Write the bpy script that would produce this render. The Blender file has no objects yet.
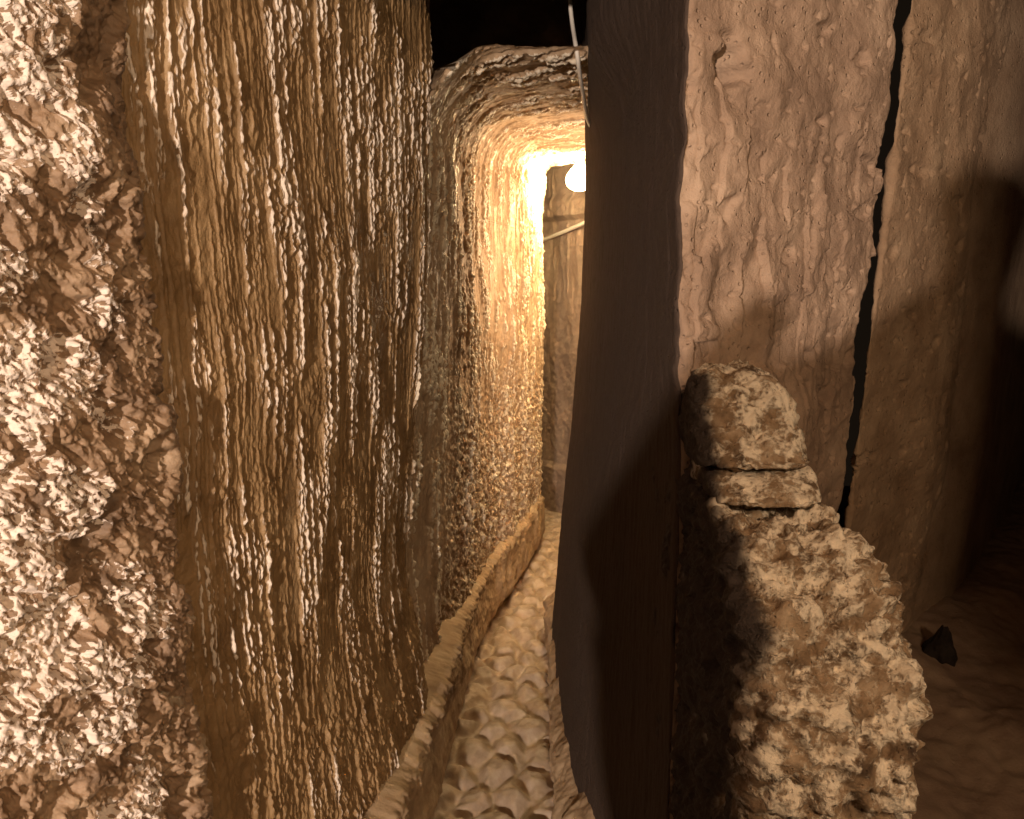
import bpy, bmesh, math, random
import numpy as np
from mathutils import Vector

scene = bpy.context.scene
COL = scene.collection
rnd = random.Random(7)

# ------------------------------------------------------------------ noise
_rs = np.random.RandomState(11)
_perm = _rs.permutation(512).astype(np.int64)
_g = _rs.normal(size=(512, 3)); _g /= np.linalg.norm(_g, axis=1)[:, None]
_g = _g.astype(np.float32)

def perlin(x, y, z):
    x = np.asarray(x, np.float32); y = np.asarray(y, np.float32); z = np.asarray(z, np.float32)
    x, y, z = np.broadcast_arrays(x, y, z)
    xi = np.floor(x).astype(np.int64); yi = np.floor(y).astype(np.int64); zi = np.floor(z).astype(np.int64)
    xf = x - xi; yf = y - yi; zf = z - zi
    f = lambda t: t * t * t * (t * (t * 6 - 15) + 10)
    u, v, w = f(xf), f(yf), f(zf)
    def gr(a, b, c):
        h = _perm[(_perm[(_perm[(xi + a) & 511] + yi + b) & 511] + zi + c) & 511]
        g = _g[h]
        return g[..., 0] * (xf - a) + g[..., 1] * (yf - b) + g[..., 2] * (zf - c)
    l = lambda a, b, t: a + t * (b - a)
    r = l(l(l(gr(0,0,0), gr(1,0,0), u), l(gr(0,1,0), gr(1,1,0), u), v),
          l(l(gr(0,0,1), gr(1,0,1), u), l(gr(0,1,1), gr(1,1,1), u), v), w)
    return r * 1.5

def fbm(x, y, z, octv=4, gain=.5):
    a = 1.0; s = 0; f = 1.0
    for i in range(octv):
        s = s + a * perlin(x * f + 13.7 * i, y * f - 7.1 * i, z * f + 3.3 * i)
        a *= gain; f *= 2.03
    return s

def ridged(x, y, z, octv=2, gain=.5):
    a = 1.0; s = 0; f = 1.0
    for i in range(octv):
        s = s + a * (1 - np.abs(perlin(x * f + 5.7 * i, y * f + 9.1 * i, z * f)) * 2)
        a *= gain; f *= 2.1
    return s

def sst(a, b, x):
    t = np.clip((x - a) / (b - a), 0, 1)
    return t * t * (3 - 2 * t)

def interp(t, ts, vs):
    return np.interp(t, ts, vs)

def smooth_path(pts, step, k=3):
    """Resample a plan polyline evenly, corners rounded by k passes of corner cutting."""
    p = np.array(pts, float)
    for _ in range(k):
        q = [p[0]]
        for a, b in zip(p[:-1], p[1:]):
            q += [a * .75 + b * .25, a * .25 + b * .75]
        q.append(p[-1]); p = np.array(q)
    d = np.r_[0, np.cumsum(np.linalg.norm(np.diff(p, axis=0), axis=1))]
    n = max(2, int(d[-1] / step) + 1)
    s = np.linspace(0, d[-1], n)
    P = np.stack([np.interp(s, d, p[:, i]) for i in range(p.shape[1])], 1)
    T = np.gradient(P, s, axis=0); T /= np.linalg.norm(T, axis=1)[:, None] + 1e-9
    return s, P, T

# ------------------------------------------------------------------ mesh helpers
def mesh_from_arrays(name, V, quads, ngons=(), smooth=True, attrs=None):
    me = bpy.data.meshes.new(name)
    V = np.asarray(V, np.float32).reshape(-1, 3)
    quads = np.asarray(quads, np.int32).reshape(-1, 4)
    loops = [quads.ravel()] + [np.asarray(n, np.int32) for n in ngons]
    sizes = np.r_[np.full(len(quads), 4), [len(n) for n in ngons]].astype(np.int32)
    lv = np.concatenate(loops)
    me.vertices.add(len(V)); me.vertices.foreach_set('co', V.ravel())
    me.loops.add(len(lv)); me.loops.foreach_set('vertex_index', lv)
    me.polygons.add(len(sizes))
    me.polygons.foreach_set('loop_start', np.r_[0, np.cumsum(sizes)[:-1]].astype(np.int32))
    me.polygons.foreach_set('loop_total', sizes)
    me.polygons.foreach_set('use_smooth', np.full(len(sizes), smooth, bool))
    me.update(calc_edges=True)
    me.validate()
    return me

def grid_quads(n, m, off=0, wrap=False):
    idx = np.arange(n * m).reshape(n, m) + off
    if wrap:
        idx = np.vstack([idx, idx[:1]])
    return np.stack([idx[:-1, :-1], idx[1:, :-1], idx[1:, 1:], idx[:-1, 1:]], -1).reshape(-1, 4)

def grid_normals(P):
    du = np.gradient(P, axis=0); dv = np.gradient(P, axis=1)
    N = np.cross(du, dv)
    return N / (np.linalg.norm(N, axis=-1, keepdims=True) + 1e-12)

def slab(name, P, back, mat, parent=None, crust=None):
    """A displaced front grid P (n,m,3) given a real body: its border is carried back by `back` and closed."""
    n, m, _ = P.shape
    idx = np.arange(n * m).reshape(n, m)
    ring = np.r_[idx[:-1, 0], idx[-1, :-1], idx[1:, -1][::-1], idx[0, 1:][::-1]]
    B = np.broadcast_to(np.asarray(back, float), P.shape).reshape(-1, 3)
    iu = np.unique(np.r_[np.arange(0, n, 14), n - 1]); jv = np.unique(np.r_[np.arange(0, m, 14), m - 1])
    Bg = (P + B.reshape(P.shape))[np.ix_(iu, jv)].reshape(-1, 3)
    V = np.vstack([P.reshape(-1, 3), P.reshape(-1, 3)[ring] + B[ring], Bg])
    k = len(ring); r2 = np.arange(k) + n * m
    sides = np.stack([ring, r2, np.roll(r2, -1), np.roll(ring, -1)], 1)[:, ::-1]
    q = np.vstack([grid_quads(n, m), sides, grid_quads(len(iu), len(jv), n * m + k)[:, ::-1]])
    me = mesh_from_arrays(name, V, q)
    k += len(Bg)
    if crust is not None:
        set_crust(me, np.r_[crust.ravel(), np.zeros(k)])
    return link(name, me, mat, parent)

def set_crust(me, v, name='crust'):
    a = me.attributes.new(name, 'FLOAT', 'POINT')
    a.data.foreach_set('value', np.clip(v, 0, 1).astype(np.float32))

def link(name, me, mat, parent=None):
    o = bpy.data.objects.new(name, me); COL.objects.link(o)
    if mat: me.materials.append(mat)
    if parent: o.parent = parent
    return o

def tag(o, label=None, cat=None, group=None, kind=None):
    if label: o['label'] = label
    if cat: o['category'] = cat
    if group: o['group'] = group
    if kind: o['kind'] = kind
    return o

def empty(name, loc=(0, 0, 0)):
    o = bpy.data.objects.new(name, None); COL.objects.link(o); o.location = loc
    return o

# ------------------------------------------------------------------ materials
def rock_mat(name, c_dark, c_mid, c_pale, scale=9.0, rough=.8, spec=.3, bump=.35, fine=160, stretch=(1, 1, 1),
             pits=0.0, pit_scale=70, mid=.5, crust=None, fleck=170, fleck_stretch=(1, 1, .3), fleck_lo=.92, fleck_w=.22, side_shade=None):
    m = bpy.data.materials.new(name); m.use_nodes = True
    nt = m.node_tree; N = nt.nodes; L = nt.links
    b = N['Principled BSDF']
    tc = N.new('ShaderNodeTexCoord')
    mp = N.new('ShaderNodeMapping'); mp.inputs['Scale'].default_value = stretch
    L.new(tc.outputs['Object'], mp.inputs['Vector'])
    n1 = N.new('ShaderNodeTexNoise'); n1.inputs['Scale'].default_value = scale
    n1.inputs['Detail'].default_value = 9; n1.inputs['Roughness'].default_value = .62
    L.new(mp.outputs[0], n1.inputs['Vector'])
    cr = N.new('ShaderNodeValToRGB')
    e = cr.color_ramp.elements
    e[0].position = mid - .2; e[0].color = (*c_dark, 1)
    e[1].position = mid + .2; e[1].color = (*c_pale, 1)
    x = e.new(mid); x.color = (*c_mid, 1)
    L.new(n1.outputs['Fac'], cr.inputs['Fac'])
    col = cr.outputs['Color']
    if crust:                                        # pale mineral crust on the raised stone; on the pier, its darker side
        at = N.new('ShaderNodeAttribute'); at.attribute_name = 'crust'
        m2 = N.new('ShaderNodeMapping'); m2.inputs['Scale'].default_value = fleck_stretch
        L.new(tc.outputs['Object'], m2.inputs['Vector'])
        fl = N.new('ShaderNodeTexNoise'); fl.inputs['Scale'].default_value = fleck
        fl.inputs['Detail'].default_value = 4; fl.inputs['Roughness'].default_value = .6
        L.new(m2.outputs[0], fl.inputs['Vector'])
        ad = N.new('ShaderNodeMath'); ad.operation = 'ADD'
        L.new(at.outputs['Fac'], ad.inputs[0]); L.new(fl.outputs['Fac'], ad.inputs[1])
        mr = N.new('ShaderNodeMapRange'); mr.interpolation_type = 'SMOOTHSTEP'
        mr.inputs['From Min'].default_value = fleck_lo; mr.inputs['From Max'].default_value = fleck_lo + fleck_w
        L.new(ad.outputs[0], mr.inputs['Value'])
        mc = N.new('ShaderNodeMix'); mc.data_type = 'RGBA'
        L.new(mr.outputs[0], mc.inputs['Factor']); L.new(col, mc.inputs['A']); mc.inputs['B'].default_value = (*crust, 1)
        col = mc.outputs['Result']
    if side_shade:                                         # near-black shade painted onto the stump's passage side
        a2 = N.new('ShaderNodeAttribute'); a2.attribute_name = 'side_shade'
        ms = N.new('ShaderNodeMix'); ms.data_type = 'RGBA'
        L.new(a2.outputs['Fac'], ms.inputs['Factor']); L.new(col, ms.inputs['A']); ms.inputs['B'].default_value = (*side_shade, 1)
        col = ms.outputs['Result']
    nf = N.new('ShaderNodeTexNoise'); nf.inputs['Scale'].default_value = fine
    nf.inputs['Detail'].default_value = 6; nf.inputs['Roughness'].default_value = .65
    L.new(tc.outputs['Object'], nf.inputs['Vector'])
    hsum = nf.outputs['Fac']
    if pits:
        vo = N.new('ShaderNodeTexVoronoi'); vo.inputs['Scale'].default_value = pit_scale
        L.new(tc.outputs['Object'], vo.inputs['Vector'])
        pr = N.new('ShaderNodeValToRGB')
        pr.color_ramp.elements[0].position = .08; pr.color_ramp.elements[1].position = .2
        L.new(vo.outputs['Distance'], pr.inputs['Fac'])
        mx = N.new('ShaderNodeMath'); mx.operation = 'MULTIPLY_ADD'
        mx.inputs[1].default_value = pits
        L.new(pr.outputs['Color'], mx.inputs[0]); L.new(nf.outputs['Fac'], mx.inputs[2])
        hsum = mx.outputs[0]
    if crust:
        my = N.new('ShaderNodeMath'); my.operation = 'MULTIPLY_ADD'; my.inputs[1].default_value = .5
        L.new(mr.outputs[0], my.inputs[0]); L.new(hsum, my.inputs[2]); hsum = my.outputs[0]
    bp = N.new('ShaderNodeBump'); bp.inputs['Strength'].default_value = bump
    bp.inputs['Distance'].default_value = .006
    L.new(hsum, bp.inputs['Height']); L.new(bp.outputs['Normal'], b.inputs['Normal'])
    L.new(col, b.inputs['Base Color'])
    b.inputs['Roughness'].default_value = rough
    b.inputs['Specular IOR Level'].default_value = spec
    return m

def plain_mat(name, col, rough=.6, metal=0, emit=None, strength=0):
    m = bpy.data.materials.new(name); m.use_nodes = True
    b = m.node_tree.nodes['Principled BSDF']
    b.inputs['Base Color'].default_value = (*col, 1); b.inputs['Roughness'].default_value = rough
    b.inputs['Metallic'].default_value = metal
    if emit:
        b.inputs['Emission Color'].default_value = (*emit, 1); b.inputs['Emission Strength'].default_value = strength
    n = m.node_tree.nodes.new('ShaderNodeTexNoise'); n.inputs['Scale'].default_value = 60
    bp = m.node_tree.nodes.new('ShaderNodeBump'); bp.inputs['Strength'].default_value = .1
    m.node_tree.links.new(n.outputs['Fac'], bp.inputs['Height'])
    m.node_tree.links.new(bp.outputs['Normal'], b.inputs['Normal'])
    return m

M_left = rock_mat('chiselled_tuff', (.19, .112, .046), (.30, .187, .085), (.42, .28, .14), scale=8, rough=.45, spec=.5, bump=.5, crust=(.80, .69, .57), fleck=240, fleck_stretch=(1, 1, .25), fleck_lo=.82, fleck_w=.3)
M_out = rock_mat('rough_tuff', (.12, .075, .045), (.30, .195, .115), (.46, .33, .21), scale=11, rough=.5, spec=.5, bump=.6, fine=120, crust=(.82, .71, .61), fleck=105, fleck_stretch=(1, 1, 1), fleck_lo=.94, fleck_w=.16)
M_tun = rock_mat('tunnel_tuff', (.35, .24, .14), (.45, .32, .20), (.55, .425, .29), scale=7, rough=.6, spec=.4, bump=.5, crust=(.80, .70, .54), fleck=140, fleck_stretch=(1, 1, .4), fleck_lo=.95)
M_floor = rock_mat('worn_floor', (.28, .20, .13), (.43, .325, .225), (.56, .45, .335), scale=12, rough=.5, spec=.4, bump=.3)
M_kerb = rock_mat('kerb_stone', (.26, .17, .095), (.38, .265, .155), (.48, .36, .23), scale=9, rough=.7, bump=.5, fine=90)
M_pier = rock_mat('pier_tuff', (.18, .118, .08), (.30, .205, .14), (.42, .30, .21), scale=6, rough=.85, spec=.2, bump=.7, fine=110, pits=.9, pit_scale=60, crust=(.062, .042, .031), fleck=60, fleck_lo=.65)  # crust colour here is the darker tone of the side face
M_recess = rock_mat('recess_tuff', (.17, .105, .06), (.25, .165, .10), (.33, .23, .145), scale=8, rough=.85, spec=.2, bump=.7, fine=110, pits=.9, pit_scale=55)
M_stump = rock_mat('broken_tuff', (.06, .036, .022), (.27, .18, .105), (.50, .38, .26), scale=22, rough=.7, spec=.3, bump=.9, fine=100, pits=.5, pit_scale=110, crust=(.84, .73, .58), fleck=130, fleck_stretch=(1, 1, 1), fleck_lo=.80, fleck_w=.34, side_shade=(.045, .032, .026))
M_bench = rock_mat('recess_floor', (.13, .08, .055), (.18, .12, .08), (.23, .16, .105), scale=8, rough=.9, spec=.15, bump=.4, pits=.4, pit_scale=45)
M_far = rock_mat('far_tuff', (.19, .135, .10), (.26, .185, .135), (.33, .245, .18), scale=6, rough=.6, spec=.4, bump=.4)
M_shadow = rock_mat('shadow_black', (.012, .009, .007), (.018, .013, .010), (.03, .022, .017), scale=14, rough=.9, spec=.1, bump=.5)  # near black puts a patch of shadow into the stone's colour
M_cable = plain_mat('cable_sheath', (.78, .72, .62), .5)
M_steel = plain_mat('lamp_fitting', (.35, .32, .28), .4, .6)

# ------------------------------------------------------------------ displacement recipes
def strokes(s, z, fx=95, fz=3.2, seed=0):
    """Pick dressing: separate long thin upright ridges that waver, start, crumble and stop (0..1)."""
    wob = .020 * perlin(s * 3 + seed, z * 2.0, seed + 1.5) + .005 * perlin(s * 11, z * 8, seed + 4) + .0022 * perlin(s * 90, z * 55, seed + 5)
    u = s + wob + .03 * (z - 1.4)
    a = perlin(u * fx, z * fz + .6 * perlin(s * 30, z * 12, seed), seed + .3)
    b = perlin(u * fx * 1.55 + 40, z * fz * 2.3 + 9, seed + 7.7)
    c = sst(.08, .46, a)
    d = sst(.22, .60, b)
    dens = sst(-.38, .22, fbm(s * 9, z * 2.4, seed + 2., 3))
    m = np.maximum(c * (.28 + .72 * dens), d * .75 * dens)
    return m

def chisel(s, z, amp=.006, fx=95, fz=3.2, seed=0, crumb=1.0, want_mask=False):
    m = strokes(s, z, fx, fz, seed)
    n = 1.2 * perlin(s * 190, z * 75, seed + 6) + .9 * perlin(s * 70, z * 40, seed + 8)
    h = m * (1 + crumb * .55 * n)
    if want_mask:
        return amp * h, m * sst(-.55, .35, n + .15)
    return amp * h

def lumpy(x, y, z, f=40, amp=.004, seed=0):
    return amp * (ridged(x * f + seed, y * f, z * f, 2) )

# ------------------------------------------------------------------ LEFT: chiselled panel
s, P2, T = smooth_path([(-.70, 1.25), (-.560, 1.33), (-.395, 1.82), (-.285, 2.22), (-.228, 2.42), (-.30, 2.50), (-.50, 2.52)], .0016)
zz = np.arange(.1, 2.5, .0031)
S, Z = np.meshgrid(s, zz, indexing='ij')
nrm = np.stack([T[:, 1], -T[:, 0]], 1)          # to the right of travel = into the corridor
X = P2[:, 0][:, None] + 0 * Z; Y = P2[:, 1][:, None] + 0 * Z
lean = -.085 * sst(1.9, .55, Z) * sst(1.7, 2.4, Y)
flare = .06 * sst(.85, .30, Z) * sst(1.5, 2.2, Y)
h, crust = chisel(S, Z, .0085, 128, 3.0, 1, 1.0, True)
h += .016 * fbm(S * 2.1, Z * 1.1, 3.0, 3) + .0022 * fbm(S * 60, Z * 40, 1., 3)
low = sst(.95, .45, Z)
h += low * .010 * ridged(S * 26, Z * 16, 8., 2) * .6
h += .004*sst(.1,.5,perlin(S*9,Z*7,22.))*ridged(S*45,Z*38,3.,2)
P = np.stack([X + nrm[:, 0][:, None] * (h + flare) + lean, Y + nrm[:, 1][:, None] * (h + flare), Z], -1)
back = np.stack([-nrm[:, 0][:, None] + 0 * Z, -nrm[:, 1][:, None] + 0 * Z, 0 * Z], -1) * .04
back = np.broadcast_to(np.array([-.35, .12, 0]), P.shape)
crust = crust * (.80 - .62 * low * sst(-.4, .2, perlin(S * 4, Z * 3, 2.)))
o = slab('wall_left', P, back, M_left, crust=crust)
tag(o, 'wall of upright chisel ridges between the pale rough rock and the passage', 'wall', kind='structure')

# ------------------------------------------------------------------ LEFT: rough rock in front
s, P2, T = smooth_path([(-1.05, .62), (-.80, .80), (-.675, 1.02), (-.588, 1.22), (-.565, 1.285), (-.61, 1.34), (-.72, 1.36)], .0018)
zz = np.arange(.4, 2.4, .0024)
S, Z = np.meshgrid(s, zz, indexing='ij')
nrm = np.stack([T[:, 1], -T[:, 0]], 1)
X = P2[:, 0][:, None] + 0 * Z; Y = P2[:, 1][:, None] + 0 * Z
lean = .035 * sst(1.9, .9, Z)
q = Z + .45 * S                                   # the pick marks run obliquely
h = .026 * fbm(X * 4, Y * 4, Z * 4, 3)
h += .007 * ridged(S * 8, q * 13, 2., 2)
h += .005 * fbm(S * 55, q * 70, 5., 3, .6)
blot = fbm(S * 95, q * 105, 5., 3, .65)
region = sst(-.25, .22, fbm(S * 8, q * 10, 14., 4) + .16 + .3 * sst(1.65, 1.95, Z)) * (1 - .8 * sst(.70, .80, S + .08 * perlin(Z * 6, 1., 2.)))
crust = (.45 + .55 * sst(-.25, .25, blot)) * region
h += .0030 * sst(-.2, .3, blot) * region - .007 * sst(.10, .45, fbm(S * 62, q * 66, 31., 2))
h -= .024 * sst(.12, .42, fbm(S * 7, Z * 8 - S * 4, 77., 3)) + .012 * sst(.1, .4, fbm(S * 20, q * 22, 51., 2))
P = np.stack([X + nrm[:, 0][:, None] * h + lean, Y + nrm[:, 1][:, None] * h, Z], -1)
o = slab('rock_outcrop', P, np.array([-.35, .1, 0]), M_out, crust=crust * .9)
tag(o, 'rough pale pitted rock face nearest on the left, before the ridged wall', 'rock')

# ------------------------------------------------------------------ TUNNEL lining: left side turning over into the ceiling
s, P2, T = smooth_path([(-.262, 2.36), (-.245, 2.55), (-.215, 3.05), (-.13, 3.6), (.0, 4.1), (.115, 4.6), (.178, 4.88), (.185, 4.98), (.12, 5.05), (-.3, 5.12)], .0032)
r = .20
prof_len = 2.85
vv = np.arange(0, prof_len, .0042)
S, V = np.meshgrid(s, vv, indexing='ij')
nrm = np.stack([T[:, 1], -T[:, 0]], 1)
Zc = np.interp(P2[:, 1], [2.3, 2.6, 5.0], [2.215, 2.215, 2.27])[:, None] + 0 * V
rr = np.interp(P2[:, 1], [2.3, 3.5, 5.0], [.22, .18, .09])[:, None] + 0 * V
up = Zc - rr
ang = np.clip((V - up) / rr, 0, math.pi / 2)
arc = rr * math.pi / 2
flat = np.clip(V - up - arc, 0, None)
outw = rr * (1 - np.cos(ang)) + flat
Z = np.where(V < up, V, up + rr * np.sin(ang))
ni = np.cos(ang); nz = -np.sin(ang)
endfade = sst(4.99, 4.93, P2[:, 1] + 0 * P2[:, 0])[:, None]
over = sst(up - .05, up + .25, V)
h, crust = chisel(S, V, .013, 70, 4.6, 33, 1.0, True)
h2, crust2 = chisel(S + .45 * (V - up), V, .014, 46, 11., 71, 1.2, True)
h = 1.35 * h * (1 - over) + h2 * over; crust = crust * (1 - over) + crust2 * over
rough = sst(1.5, .7, V + .25 * perlin(S * 2, V * 2, 7.)) * sst(2.65, 3.3, P2[:, 1][:, None])
h = h * (1 - .75 * rough) + rough * .014 * np.clip(fbm(S * 46, V * 36, 9., 3, .6), -1, 1)
h += .022 * fbm(S * 2.4, V * 1.8, 5., 3) + .0025 * fbm(S * 60, V * 45, 2., 2)
h += (V > up) * .014 * perlin(S * 7, V * 1.5, 12.)
dent = -.045 * np.exp(-((P2[:, 1][:, None] - 2.58) / .10) ** 2) * sst(1.5, .6, V)
lean = -.06 * sst(1.9, .6, V) * sst(3.4, 2.5, P2[:, 1][:, None])
hh = h + dent + (-.015 + .05 * sst(3.0, 2.5, P2[:, 1][:, None])) * sst(.65, .28, V)
P = np.stack([P2[:, 0][:, None] + .99 * outw + nrm[:, 0][:, None] * ni * hh + lean,
              P2[:, 1][:, None] - .12 * outw + nrm[:, 1][:, None] * ni * hh,
              Z + nz * hh], -1)
# only the straight run carries a ceiling; beyond the turn the lining is cut at the springing
k = int(np.searchsorted(P2[:, 1], 4.97)) if P2[-1, 1] > 4.97 else len(s)
ksp = int((2.27 - .10) / .0042)
kc = int(np.argmax(P2[:, 1] > 4.93))
ks2 = int(1.86 / .0042)
Bk = np.stack([-.25 * ni, .32 + 0 * ni, .055 + 0 * nz], -1)
crust = np.maximum(crust, rough * sst(.0, .3, fbm(S * 34, V * 30, 9., 3, .55)))
o = slab('wall_tunnel', P[:, :ks2 + 1], np.array([-.3, .05, 0]), M_tun, crust=crust[:, :ks2 + 1])
tag(o, 'golden chipped wall running along the narrow passage toward the lamp', 'wall', kind='structure')
o = slab('ceiling_tunnel', P[:kc, ks2:], Bk[:kc, ks2:], M_tun, crust=crust[:kc, ks2:])
tag(o, 'grooved stone vault over the narrow passage in front of the lamp', 'ceiling', kind='structure')
o = slab('wall_corner', P[kc - 1:, ks2:int(2.16 / .0042)], np.array([-.2, .1, 0]), M_tun, crust=crust[kc - 1:, ks2:int(2.16 / .0042)])
tag(o, 'bright top of the passage corner beside the lamp', 'wall', kind='structure')

# ------------------------------------------------------------------ generic upright wall from a plan path
def upright(name, pts, z0, z1, step, zstep, disp, mat, back, shift=None, k=3, crust=None):
    s, P2, T = smooth_path(pts, step, k)
    zz = np.arange(z0, z1, zstep)
    S, Z = np.meshgrid(s, zz, indexing='ij')
    nrm = np.stack([T[:, 1], -T[:, 0]], 1)
    X = P2[:, 0][:, None] + 0 * Z; Y = P2[:, 1][:, None] + 0 * Z
    h = disp(S, X, Y, Z)
    sx = shift(X, Y, Z) if shift else 0
    P = np.stack([X + nrm[:, 0][:, None] * h + sx, Y + nrm[:, 1][:, None] * h, Z], -1)
    return slab(name, P, np.array(back, float), mat, crust=crust(S, X, Y, Z) if crust else None)

# kerb at the foot of the left wall
def d_kerb(S, X, Y, Z):
    h = .012 * fbm(X * 9, Y * 9, Z * 9, 3) + .003 * fbm(X * 60, Y * 60, Z * 60, 2)
    h -= .05 * sst(.07, .0, Z)                      # undercut foot
    h -= .02 * sst(.0, .3, Z) + .20 * sst(.26, .35, Z - .02 * perlin(S * 9, 1., 1.)) ** 1.4 + .010 * fbm(X * 46, Y * 46, Z * 46, 3, .6) * sst(.18, .27, Z)
    return h
o = upright('stone_kerb', [(-.30, 1.55), (-.235, 2.1), (-.19, 2.55), (-.155, 3.1), (-.10, 3.55), (.06, 4.15), (.165, 4.65), (.21, 4.90), (.205, 5.01), (.1, 5.08), (-.25, 5.14)],
            -.02, .36, .006, .004, d_kerb, M_kerb, (-.16, .03, 0))
tag(o, 'smooth low stone kerb along the foot of the golden wall', 'kerb')

# ------------------------------------------------------------------ FLOOR
def floor_grid():
    xs = np.arange(-.6, 1.2, .005); ys = np.arange(1.2, 6.6, .0065)
    Xg, Yg = np.meshgrid(xs, ys, indexing='ij')
    wx = Xg + .03 * perlin(Xg * 6, Yg * 6, 1.); wy = Yg + .05 * perlin(Xg * 7, Yg * 5, 4.)
    # worn cobbles: cells of a jittered lattice
    cw, ch = .115, .135
    best = np.full(Xg.shape, 9.); second = best.copy()
    row = np.floor(wy / ch)
    for dj in (-1, 0, 1):
        for di in (-1, 0, 1):
            j = row + dj
            xo = wx / cw + .5 * (j % 2)
            i = np.floor(xo) + di
            hx = np.sin(i * 127.1 + j * 311.7) * 43758.5; hx -= np.floor(hx)
            hy = np.sin(i * 269.5 + j * 183.3) * 24634.6; hy -= np.floor(hy)
            cx = (i + .25 + .5 * hx - .5 * (j % 2)) * cw; cy = (j + .25 + .5 * hy) * ch
            d = np.hypot((wx - cx), (wy - cy) * .9)
            m = d < best
            second = np.where(m, best, np.minimum(second, d)); best = np.where(m, d, best)
    edge = second - best
    fade = sst(5.2, 4.2, Yg)
    h = .028 * (sst(-.004, .075, edge + .012 * perlin(Xg * 30, Yg * 30, 6.)) - 1) * (.35 + .65 * fade)
    h += .012 * perlin(Xg * 5, Yg * 12, 8.) + .007 * fbm(Xg * 14, Yg * 14, 2., 3) + .002 * fbm(Xg * 50, Yg * 50, 2., 2)
    return np.stack([Xg, Yg, h], -1)
P = floor_grid()
o = slab('floor', P, np.array([0, 0, -.2]), M_floor)
tag(o, 'worn lumpy pale stone floor of the narrow passage', 'floor', kind='structure')

# ------------------------------------------------------------------ FAR wall beyond the turn
def d_far(S, X, Y, Z):
    h = .02 * fbm(X * 3, Y * 3, Z * 1.5, 3) + chisel(S, Z, .006, 40, 2.0, 60, .5) * sst(.9, 1.5, Z) + .006 * fbm(S * 24, Z * 24, 1., 3)
    h += .035 * sst(.34, .30, Z - .02 * perlin(S * 6, 0., 0.) )          # plinth
    h += .05 * sst(1.98, 2.02, Z) - .03 * sst(2.10, 2.16, Z)
    return h
o = upright('wall_far', [(-.9, 6.2), (.0, 5.95), (.32, 5.62), (.62, 5.15), (.72, 4.6), (.66, 3.6)], -.02, 2.9, .006, .006, d_far, M_far, (.3, .25, 0))
tag(o, 'brown wall closing the passage where it turns, crossed by a pale conduit', 'wall', kind='structure')
# roof over the turn
xs = np.arange(-.9, 1.1, .012); ys = np.arange(4.86, 6.5, .012)
Xg, Yg = np.meshgrid(xs, ys[::-1], indexing='ij')
P = np.stack([Xg, Yg, 2.34 + .03 * fbm(Xg * 5, Yg * 5, 1., 3) + .02 * perlin(Yg * 9, 0, Xg)], -1)
o = slab('ceiling_turn', P, np.array([0, 0, .2]), M_far)
tag(o, 'rough ceiling above the lamp where the passage turns', 'ceiling', kind='structure')

# ------------------------------------------------------------------ shaft above the passage mouth
def d_shaft(S, X, Y, Z):
    return .05 * fbm(X * 4, Y * 4, Z * 4, 4)
o = upright('wall_shaft', [(-.7, 2.5), (-.6, 3.2), (-.2, 3.45), (.5, 3.45), (.9, 3.4)], 2.34, 3.6, .012, .012, d_shaft, M_recess, (.0, .3, 0))
tag(o, 'dark rock high above the vault of the passage', 'wall', kind='structure')

# ------------------------------------------------------------------ PIER between passage and recess
def d_pier(S, X, Y, Z):
    front = sst(.2685, .279, X) * (Y < 2.6)
    side = .0016 * perlin(S * 50, Z * 2.5, 1.) - .0012 * sst(.2, .5, perlin(S * 22, Z * 2.2, 9.)) + .0015 * fbm(S * 40, Z * 25, 3., 2) + .003 * fbm(S * 8, Z * 3, 6., 3)
    f = .014 * fbm(X * 4.5, Y * 4.5, Z * 4.0, 4)
    wz = Z + .10 * perlin(S * 6, 0, 0)
    band = sst(1.25, 1.40, Z) * sst(1.90, 1.78, wz)
    cell = np.floor(S * 17 + .5 * perlin(S * 4, Z * 4, 2.)); hx = np.sin(cell * 91.7) * 4375.5; hx -= np.floor(hx)
    zc = np.floor(Z * 7 + hx * 5 + .3 * perlin(S * 30, Z * 8, 5.)); hz = np.sin(cell * 37.7 + zc * 71.3) * 9371.5; hz -= np.floor(hz)
    f = f + band * (.016 * (hx - .5) + .022 * (hz - .5)) * sst(-.3, .1, perlin(S * 7, Z * 5, 18.) + .15)
    f = f + band * .006 * (strokes(S, Z, 14, 3.5, 44) - .3)
    f = f + .006 * ridged(S * 4 + Z * 4, Z * 5 - S * 2, 5., 2) * (1 - band)
    f = f + .0030 * fbm(S * 21, 7.0, Z * 42, 3, .5) + .004 * sst(.1, .3, perlin(S * 5, 9., Z * 7))
    f = f - .006 * sst(.40, .58, perlin(S * 34, 2., Z * 62)) - .012 * sst(.42, .6, perlin(S * 11, 3., Z * 20))
    hole = ((X - .346 + .012 * perlin(Z * 40, 2., 2.)) / .019) ** 2 + ((Z - 1.93 + .02 * perlin(X * 60, 1., 4.)) / .026) ** 2
    f = f - .085 * np.exp(-hole ** 2) - .012 * np.exp(-(((X - .335) / .02) ** 2 + ((Z - 1.91) / .03) ** 2))
    return side * (1 - front) + f * front
def dark_side_pier(S, X, Y, Z):
    return 1 - sst(.2695, .2735, X + .0012 * perlin(Z * 30, 4., Y * 9))  # darker tone on the face toward the passage
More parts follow.
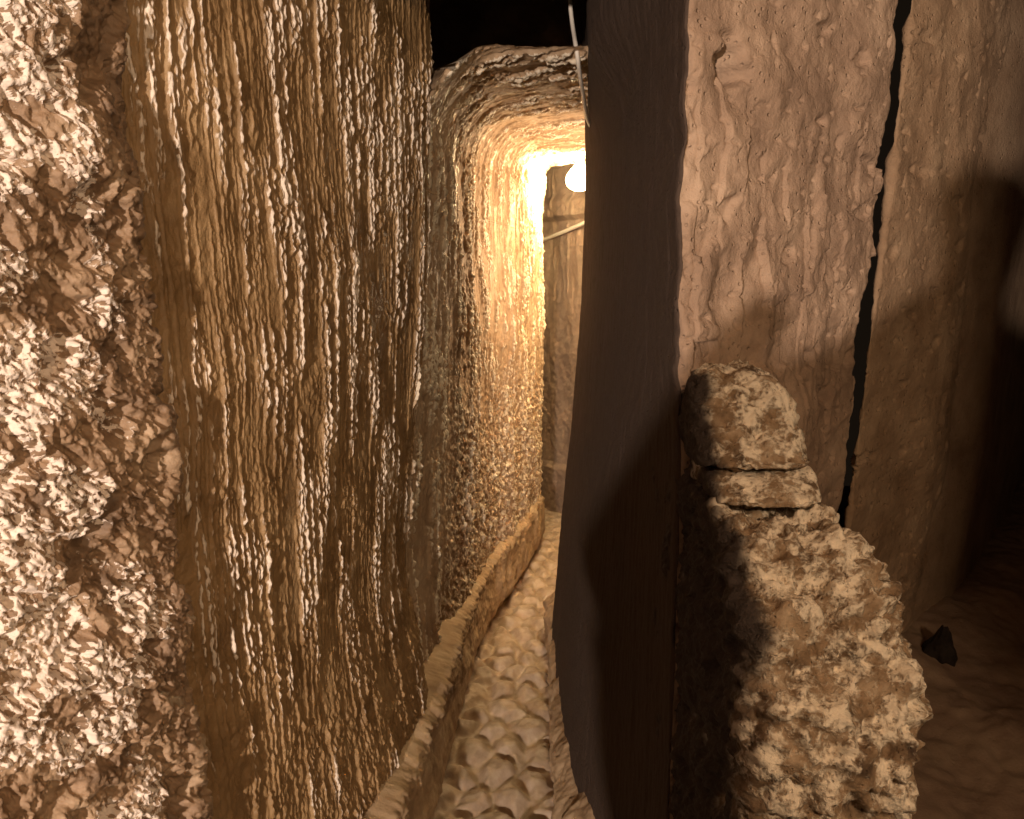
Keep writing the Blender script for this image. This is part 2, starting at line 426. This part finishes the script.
def lean_pier(X, Y, Z):
    low = np.interp(Z, [0, .54, .96, 1.53, 1.9, 2.3, 2.6], [-.115, -.075, -.036, .003, .014, .006, -.012]) * sst(1.4, 2.4, Y)
    spring = -.0855 * np.clip(3.15 - Y, 0, 1.0) * sst(2.0, 2.2, Z) * sst(1.5, 2.2, Y)      # leans in to meet the vault
    edge = (.010 * fbm(Z * 9, 3., 1., 3) - .010) * sst(1.6, 1.3, Y) * sst(1.3, 1.5, Z)
    return (low + spring + edge) * sst(.5, .3, X) + .055 * (Z - 1.75) * sst(.5, .7, X)
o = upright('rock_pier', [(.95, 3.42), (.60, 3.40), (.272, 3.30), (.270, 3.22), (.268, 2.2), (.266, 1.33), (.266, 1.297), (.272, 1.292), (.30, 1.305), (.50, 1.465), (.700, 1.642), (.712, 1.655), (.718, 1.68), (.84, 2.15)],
            -.02, 2.75, .0022, .0042, d_pier, M_pier, (.05, .14, 0), lean_pier, k=2, crust=dark_side_pier)
tag(o, 'tall rock pier with dark flat side and chiselled front, right of the passage', 'rock pier')

# right-hand foot ledge of the passage
def d_foot(S, X, Y, Z):
    h = .020 * fbm(X * 12, Y * 12, Z * 12, 4) + .004 * fbm(X * 60, Y * 60, Z * 60, 2)
    return h - .17 * sst(.10, .33, Z + .06 * perlin(S * 5, 2., 2.)) ** 1.3
o = upright('foot_ledge', [(.16, 3.6), (.155, 3.2), (.14, 2.6), (.128, 2.2), (.13, 1.5)], -.02, .36, .005, .004, d_foot, M_kerb, (.16, 0, 0))
tag(o, 'ragged low ledge at the foot of the dark pier side', 'ledge')

# ------------------------------------------------------------------ RECESS on the right
def d_rec(S, X, Y, Z):
    f = .012 * fbm(X * 3.5, Y * 3.5, Z * 3, 4) + .008 * fbm(3.0, 1.0, Z * 14, 3) * sst(.84, .77, X) + .002 * fbm(S * 24, 3., Z * 40, 3, .5)
    f += .006 * ridged(S * 5 + Z * 5, Z * 2.5 - S * 6, 4., 1) * sst(1.6, 1.9, Z)
    f -= .005 * sst(.42, .6, perlin(S * 34, 5., Z * 60)) + .008 * sst(.35, .55, perlin(S * 12, 6., Z * 20))
    cr2 = 1.22 + .035 * perlin(X * 30, 2., 1.)              # short broken joints low beside the crack
    f -= .02 * np.exp(-((Z - cr2) / .004) ** 2) * sst(.82, .79, X)
    return f
o = upright('wall_recess', [(1.06, 2.20), (.760, 1.703), (.751, 1.689), (.766, 1.701), (.93, 1.83), (1.0, 1.882), (1.065, 1.945), (1.14, 2.045), (1.35, 2.327), (1.7, 2.79), (2.2, 3.46)], .4, 2.75, .0025, .0045, d_rec, M_recess, (.22, .2, 0), lambda X, Y, Z: .055 * (Z - 1.75), k=2)
tag(o, 'brown wall right of the long upright crack, fading into shadow', 'wall', kind='structure')
xs = np.arange(.34, 2.6, .008); ys = np.arange(.5, 3.4, .008)
Xg, Yg = np.meshgrid(xs, ys, indexing='ij')
hz = .70 + .03 * fbm(Xg * 4, Yg * 4, 3., 4) + .004 * fbm(Xg * 40, Yg * 40, 3., 2) - .10 * sst(1.75, .9, Yg) + .05 * sst(1.72, 1.95, Yg - .5 * (Xg - 1))
P = np.stack([Xg, Yg, hz], -1)
o = slab('floor_recess', P, np.array([0, 0, -.3]), M_bench)
tag(o, 'dark brown trodden floor of the recess, lower right', 'floor', kind='structure')

# ------------------------------------------------------------------ broken parapet in front of the pier
def loft(name, rows, mat, parent, nring=420, step=.0035, amp=1.0, seed=0, yb=1.62):
    """rows: (z, x_left, x_right, y_front); rounded-rectangle sections, capped top and bottom."""
    R = np.array(rows, float)
    d = np.r_[0, np.cumsum(np.hypot(np.diff(R[:, 0]), np.diff(R[:, 3])))]
    n = int(d[-1] / step)
    t = np.linspace(0, d[-1], n)
    C = np.stack([np.interp(t, d, R[:, i]) for i in range(4)], 1)
    ker = np.ones(5) / 5
    for i in range(4):
        c = np.pad(C[:, i], 2, mode='edge'); C[:, i] = np.convolve(c, ker, 'valid')
    # ring: start back-left, along the left side, around the front, back along the right side
    th = np.linspace(0, 1, nring)
    cap = np.linspace(0, 1, 26)[:-1]
    rows_all = [(C[0], f) for f in cap] + [(c, 1.0) for c in C] + [(C[-1], f) for f in cap[::-1]]
    V = np.zeros((nring, len(rows_all), 3))
    for j, (c, f) in enumerate(rows_all):
        z, xl, xr, yf = c
        w = (xr - xl) / 2; xc = (xl + xr) / 2; L = yb - yf
        rad = min(.045, w * .6)
        # perimeter samples
        segs = [L - rad, rad * math.pi / 2, 2 * w - 2 * rad, rad * math.pi / 2, L - rad]
        cum = np.r_[0, np.cumsum(segs)]; u = th * cum[-1]
        x = np.zeros(nring); y = np.zeros(nring)
        m = u <= cum[1]; x[m] = xl; y[m] = yb - u[m]
        m = (u > cum[1]) & (u <= cum[2]); a = (u[m] - cum[1]) / rad
        x[m] = xl + rad - rad * np.cos(a); y[m] = yf + rad - rad * np.sin(a)
        m = (u > cum[2]) & (u <= cum[3]); x[m] = xl + rad + u[m] - cum[2]; y[m] = yf
        m = (u > cum[3]) & (u <= cum[4]); a = (u[m] - cum[3]) / rad
        x[m] = xr - rad + rad * np.sin(a); y[m] = yf + rad - rad * np.cos(a)
        m = u > cum[4]; x[m] = xr; y[m] = yf + rad + u[m] - cum[4]
        yc = (yf + yb) / 2
        V[:, j, 0] = xc + (x - xc) * f; V[:, j, 1] = yb + (y - yb) * f if False else yc + (y - yc) * f
        V[:, j, 2] = z
    Nn = -grid_normals(V)
    X, Y, Z = V[..., 0], V[..., 1], V[..., 2]
    h = .030 * fbm(X * 7 + seed, Y * 7, Z * 7, 4, .55)
    h += .009 * ridged(X * 26, Y * 26 + seed, Z * 30, 2)
    h += .005 * fbm(X * 60, Y * 60, Z * 60 + seed, 3, .6) - .012 * sst(.25, .5, fbm(X * 24, Y * 24, Z * 34 + seed, 2))
    h -= .010 * sst(.40, .62, perlin(X * 40, Y * 40, Z * 40 + seed))
    face = sst(yb, yb - .2, Y) * (.35 + .65 * sst(.275, .32, X))
    h += .003 * fbm(X * 110, Y * 110, Z * 110 + seed, 2) + .006 * (cr0 := sst(-.1, .4, fbm(X * 40, Y * 40, Z * 46 + seed, 2))) - .02 * sst(.3, .6, perlin(X * 12, Y * 12, Z * 16 + seed))
    cr = np.clip(.46 + .36 * fbm(X * 24, Y * 24 + seed, Z * 30, 4, .7), 0, .9)
    V = V + Nn * (h * amp * (.3 + .7 * face))[..., None]
    q = grid_quads(nring, V.shape[1])
    me = mesh_from_arrays(name, V, q[:, ::-1])
    set_crust(me, cr.ravel())
    set_crust(me, (sst(.310, .286, V[..., 0] + .016 * fbm(Y * 14, Z * 14, 5. + seed, 4)) * sst(.86, .96, Y + .25*np.clip(Z-1.1,0,1))).ravel(), 'side_shade')  # mask of the shade painted along the stump's left face
    return link(name, me, mat, parent)

par = empty('broken_parapet', (.37, 1.1, .7))
def kid(o):
    o.location = (-.37, -1.1, -.7); return o
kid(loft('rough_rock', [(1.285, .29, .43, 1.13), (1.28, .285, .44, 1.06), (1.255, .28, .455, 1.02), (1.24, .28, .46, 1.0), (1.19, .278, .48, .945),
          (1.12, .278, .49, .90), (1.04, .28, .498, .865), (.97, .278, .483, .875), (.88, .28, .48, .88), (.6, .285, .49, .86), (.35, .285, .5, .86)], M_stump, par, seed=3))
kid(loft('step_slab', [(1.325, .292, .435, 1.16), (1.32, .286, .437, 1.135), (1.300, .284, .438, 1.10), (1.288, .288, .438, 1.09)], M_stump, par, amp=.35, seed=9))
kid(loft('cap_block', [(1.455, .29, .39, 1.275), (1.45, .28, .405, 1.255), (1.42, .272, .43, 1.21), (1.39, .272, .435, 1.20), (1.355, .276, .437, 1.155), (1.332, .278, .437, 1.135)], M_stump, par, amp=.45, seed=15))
tag(par, 'broken stepped rock stump in front of the pier, brightly lit from above', 'rock stump')

# ------------------------------------------------------------------ stone in the recess corner, shadow black painted in
def stone(name, loc, size, mat, seed):
    bm = bmesh.new(); bmesh.ops.create_icosphere(bm, subdivisions=5, radius=1)
    co = np.array([v.co[:] for v in bm.verts])
    h = 1 + .35 * fbm(co[:, 0] * 1.2 + seed, co[:, 1] * 1.2, co[:, 2] * 1.2, 3)
    co *= h[:, None]
    up = np.clip((co[:, 2] + 1) / 2.2, 0, 1)
    co[:, 0] *= 1.15 - .95 * up; co[:, 1] *= 1.1 - .8 * up
    co[:, 0] += .25 * up
    for v, c in zip(bm.verts, co): v.co = Vector(c * np.array(size))
    me = bpy.data.meshes.new(name); bm.to_mesh(me); bm.free()
    me.polygons.foreach_set('use_smooth', np.full(len(me.polygons), True))
    o = link(name, me, mat); o.location = loc
    return o
o = stone('pointed_stone', (1.015, 1.84, .735), (.045, .04, .055), M_shadow, 2)
tag(o, 'pointed stone painted shadow black at the foot of the recess wall', 'stone')

# ------------------------------------------------------------------ cables
def tube(name, pts, r, mat, parent=None):
    cu = bpy.data.curves.new(name, 'CURVE'); cu.dimensions = '3D'
    sp = cu.splines.new('POLY')
    s_, P_, T_ = smooth_path(pts, .01, 3)
    sp.points.add(len(P_) - 1)
    for p, c in zip(sp.points, P_): p.co = (*c, 1)
    cu.bevel_depth = r; cu.bevel_resolution = 4; cu.use_fill_caps = True
    tmp = bpy.data.objects.new(name, cu)
    me = bpy.data.meshes.new_from_object(tmp)
    bpy.data.objects.remove(tmp)
    return link(name, me, mat, parent)
o = tube('hanging_cable', [(.162, 2.48, 2.62), (.162, 2.475, 2.39), (.170, 2.44, 2.30), (.174, 2.33, 2.21), (.188, 2.40, 2.165), (.220, 2.62, 2.140), (.255, 2.9, 2.13), (.30, 3.1, 2.13)], .006, M_cable)
tag(o, 'pale cable dropping from the dark shaft beside the pier', 'cable')
o = tube('wall_conduit', [(.0, 5.93, 1.80), (.20, 5.76, 1.865), (.35, 5.52, 1.915), (.47, 5.30, 1.96), (.60, 5.05, 2.0)], .013, M_cable)
tag(o, 'pale sloping conduit on the far wall beneath the lamp', 'conduit')

# ------------------------------------------------------------------ lamp at the turn
lp = empty('passage_lamp', (.362, 4.52, 2.25))
tag(lp, 'glowing bulb lamp at the passage turn, half behind the pier', 'lamp')
def lathe(name, prof, mat, parent, seg=40, loc=(0, 0, 0)):
    pr = np.array(prof, float); a = np.linspace(0, 2 * math.pi, seg, endpoint=False)
    V = np.stack([pr[None, :, 0] * np.cos(a)[:, None], pr[None, :, 0] * np.sin(a)[:, None], pr[None, :, 1] + 0 * a[:, None]], -1)
    q = grid_quads(seg, len(pr), wrap=True)
    o = link(name, mesh_from_arrays(name, V, q), mat, parent); o.location = loc
    return o
M_bulb = plain_mat('glowing_bulb', (1, .9, .7), .3, 0, (1.0, .76, .40), 330)
lathe('lamp_holder', [(.0, .03), (.045, .03), (.045, .012), (.03, .004), (.026, -.035), (.0, -.035)], M_steel, lp)
lathe('bulb', [(.0, -.03), (.02, -.035), (.028, -.05), (.05, -.075), (.068, -.10), (.074, -.125), (.068, -.15), (.05, -.168), (.025, -.178), (.0, -.18)], M_bulb, lp)

# ------------------------------------------------------------------ chamber the photograph is taken from (out of view, shapes the light)
xs = np.arange(-1.6, 2.4, .03); ys = np.arange(-2.2, 1.86, .03)
Xg, Yg = np.meshgrid(xs, ys[::-1], indexing='ij')
P = np.stack([Xg, Yg, 2.40 - .130 * sst(.6, 1.75, Yg) + .03 * fbm(Xg * 3, Yg * 3, 1., 3) * sst(1.8, 1.4, Yg)], -1)
o = slab('ceiling', P, np.array([0, 0, .3]), M_recess)
tag(o, 'rock ceiling of the chamber in front of the passage', 'ceiling', kind='structure')

def d_rw(S, X, Y, Z):
    return .015 * fbm(X * 4, Y * 4, Z * 4, 4)
o = upright('wall_right', [(1.75, -1.6), (1.45, -1.0), (1.18, -.35), (.93, -.05), (.917, 0), (1.0, .08), (1.9, .3)], -.02, 2.4, .02, .02, d_rw, M_recess, (.3, .2, 0), k=1)
tag(o, 'rock wall beside the viewpoint on the right', 'wall', kind='structure')

# the photographer, whose shadow falls on the pier and recess wall
def skin_body(name, joints, edges, mat, parent=None):
    me = bpy.data.meshes.new(name)
    me.from_pydata([j[0] for j in joints], edges, [])
    o = bpy.data.objects.new(name, me); COL.objects.link(o)
    sk = o.modifiers.new('skin', 'SKIN')
    for v, j in zip(me.skin_vertices[0].data, joints):
        v.radius = j[1] if isinstance(j[1], tuple) else (j[1], j[1])
    me.skin_vertices[0].data[0].use_root = True
    sub = o.modifiers.new('sub', 'SUBSURF'); sub.levels = 2; sub.render_levels = 2
    dg = bpy.context.evaluated_depsgraph_get()
    m2 = bpy.data.meshes.new_from_object(o.evaluated_get(dg))
    o.modifiers.clear(); o.data = m2; m2.name = name
    m2.materials.clear(); m2.materials.append(mat)
    m2.polygons.foreach_set('use_smooth', np.full(len(m2.polygons), True))
    if parent: o.parent = parent
    return o
M_cloth = plain_mat('dark_jacket', (.05, .045, .05), .9)
M_skin = plain_mat('skin', (.5, .32, .24), .5)
M_phone = plain_mat('phone_case', (.03, .03, .035), .4)
px, py = .05, -.30
J = [((px, py, .98), (.55, .16)), ((px, py, 1.17), (.48, .15)), ((px + .01, py + .01, 1.42), (.19, .11)), ((px + .06, py + .02, 1.53), (.07, .07)),
     ((px + .09, py + .04, 1.59), (.055, .06)), ((px + .11, py + .06, 1.665), (.085, .095)), ((px + .11, py + .06, 1.735), (.08, .09)),
     ((px - .21, py + .01, 1.44), .07), ((px - .42, py + .08, 1.12), .07), ((px - .16, py + .20, 1.50), .036), ((px - .10, py + .235, 1.56), .032),
     ((px + .21, py + .01, 1.44), .07), ((px + .37, py + .08, 1.19), .055), ((px + .10, py + .20, 1.50), .036), ((px + .05, py + .235, 1.56), .032),
     ((px - .10, py, .92), .11), ((px - .11, py + .02, .50), .065), ((px - .11, py - .02, .08), .045), ((px - .12, py + .13, .04), .04),
     ((px + .10, py, .92), .11), ((px + .11, py + .02, .50), .065), ((px + .11, py - .02, .08), .045), ((px + .12, py + .13, .04), .04),
     ((px - .30, py - .02, 1.00), .13), ((px - .29, py - .02, .78), .12), ((px + .27, py - .02, .98), .12), ((px + .27, py - .02, .78), .12)]
E = [(0,1),(1,2),(2,3),(3,4),(4,5),(5,6),(2,7),(7,8),(8,9),(9,10),(2,11),(11,12),(12,13),(13,14),(0,15),(15,16),(16,17),(17,18),(0,19),(19,20),(20,21),(21,22),(1,23),(23,24),(1,25),(25,26)]
o = skin_body('person', J, E, M_cloth)
tag(o, 'person in dark jacket holding up a phone, casting the long shadow', 'person')

# ------------------------------------------------------------------ lights
def lamp(name, loc, power, col, size):
    l = bpy.data.lights.new(name, 'POINT'); l.energy = power; l.color = col; l.shadow_soft_size = size
    o = bpy.data.objects.new(name, l); COL.objects.link(o); o.location = loc
    return o
lamp('chamber_lamp', (-1.05, -3.0, 1.56), 800, (1.0, .80, .66), .05)
lamp('side_lamp', (.85, -.9, 2.05), 74, (1.0, .72, .46), .07)
lamp('passage_fill', (.45, 3.62, 1.75), 22, (1.0, .73, .46), .14)  # unseen fill light added to brighten the passage wall and vault

w = bpy.data.worlds.new('cave_dark'); scene.world = w; w.use_nodes = True
w.node_tree.nodes['Background'].inputs[0].default_value = (.02, .013, .008, 1)
w.node_tree.nodes['Background'].inputs[1].default_value = .3

# ------------------------------------------------------------------ camera
cam = bpy.data.cameras.new('camera'); co = bpy.data.objects.new('camera', cam); COL.objects.link(co)
co.location = (0, 0, 1.6); co.rotation_euler = (math.radians(81), 0, 0)
cam.sensor_width = 36; cam.lens = 820 / 1024 * 36; cam.clip_start = .02
scene.camera = co
vs = scene.view_settings
vs.view_transform = 'Standard'; vs.look = 'None'; vs.gamma = 1; vs.use_curve_mapping = False
vs.exposure = .22
scene.cycles.use_denoising = True
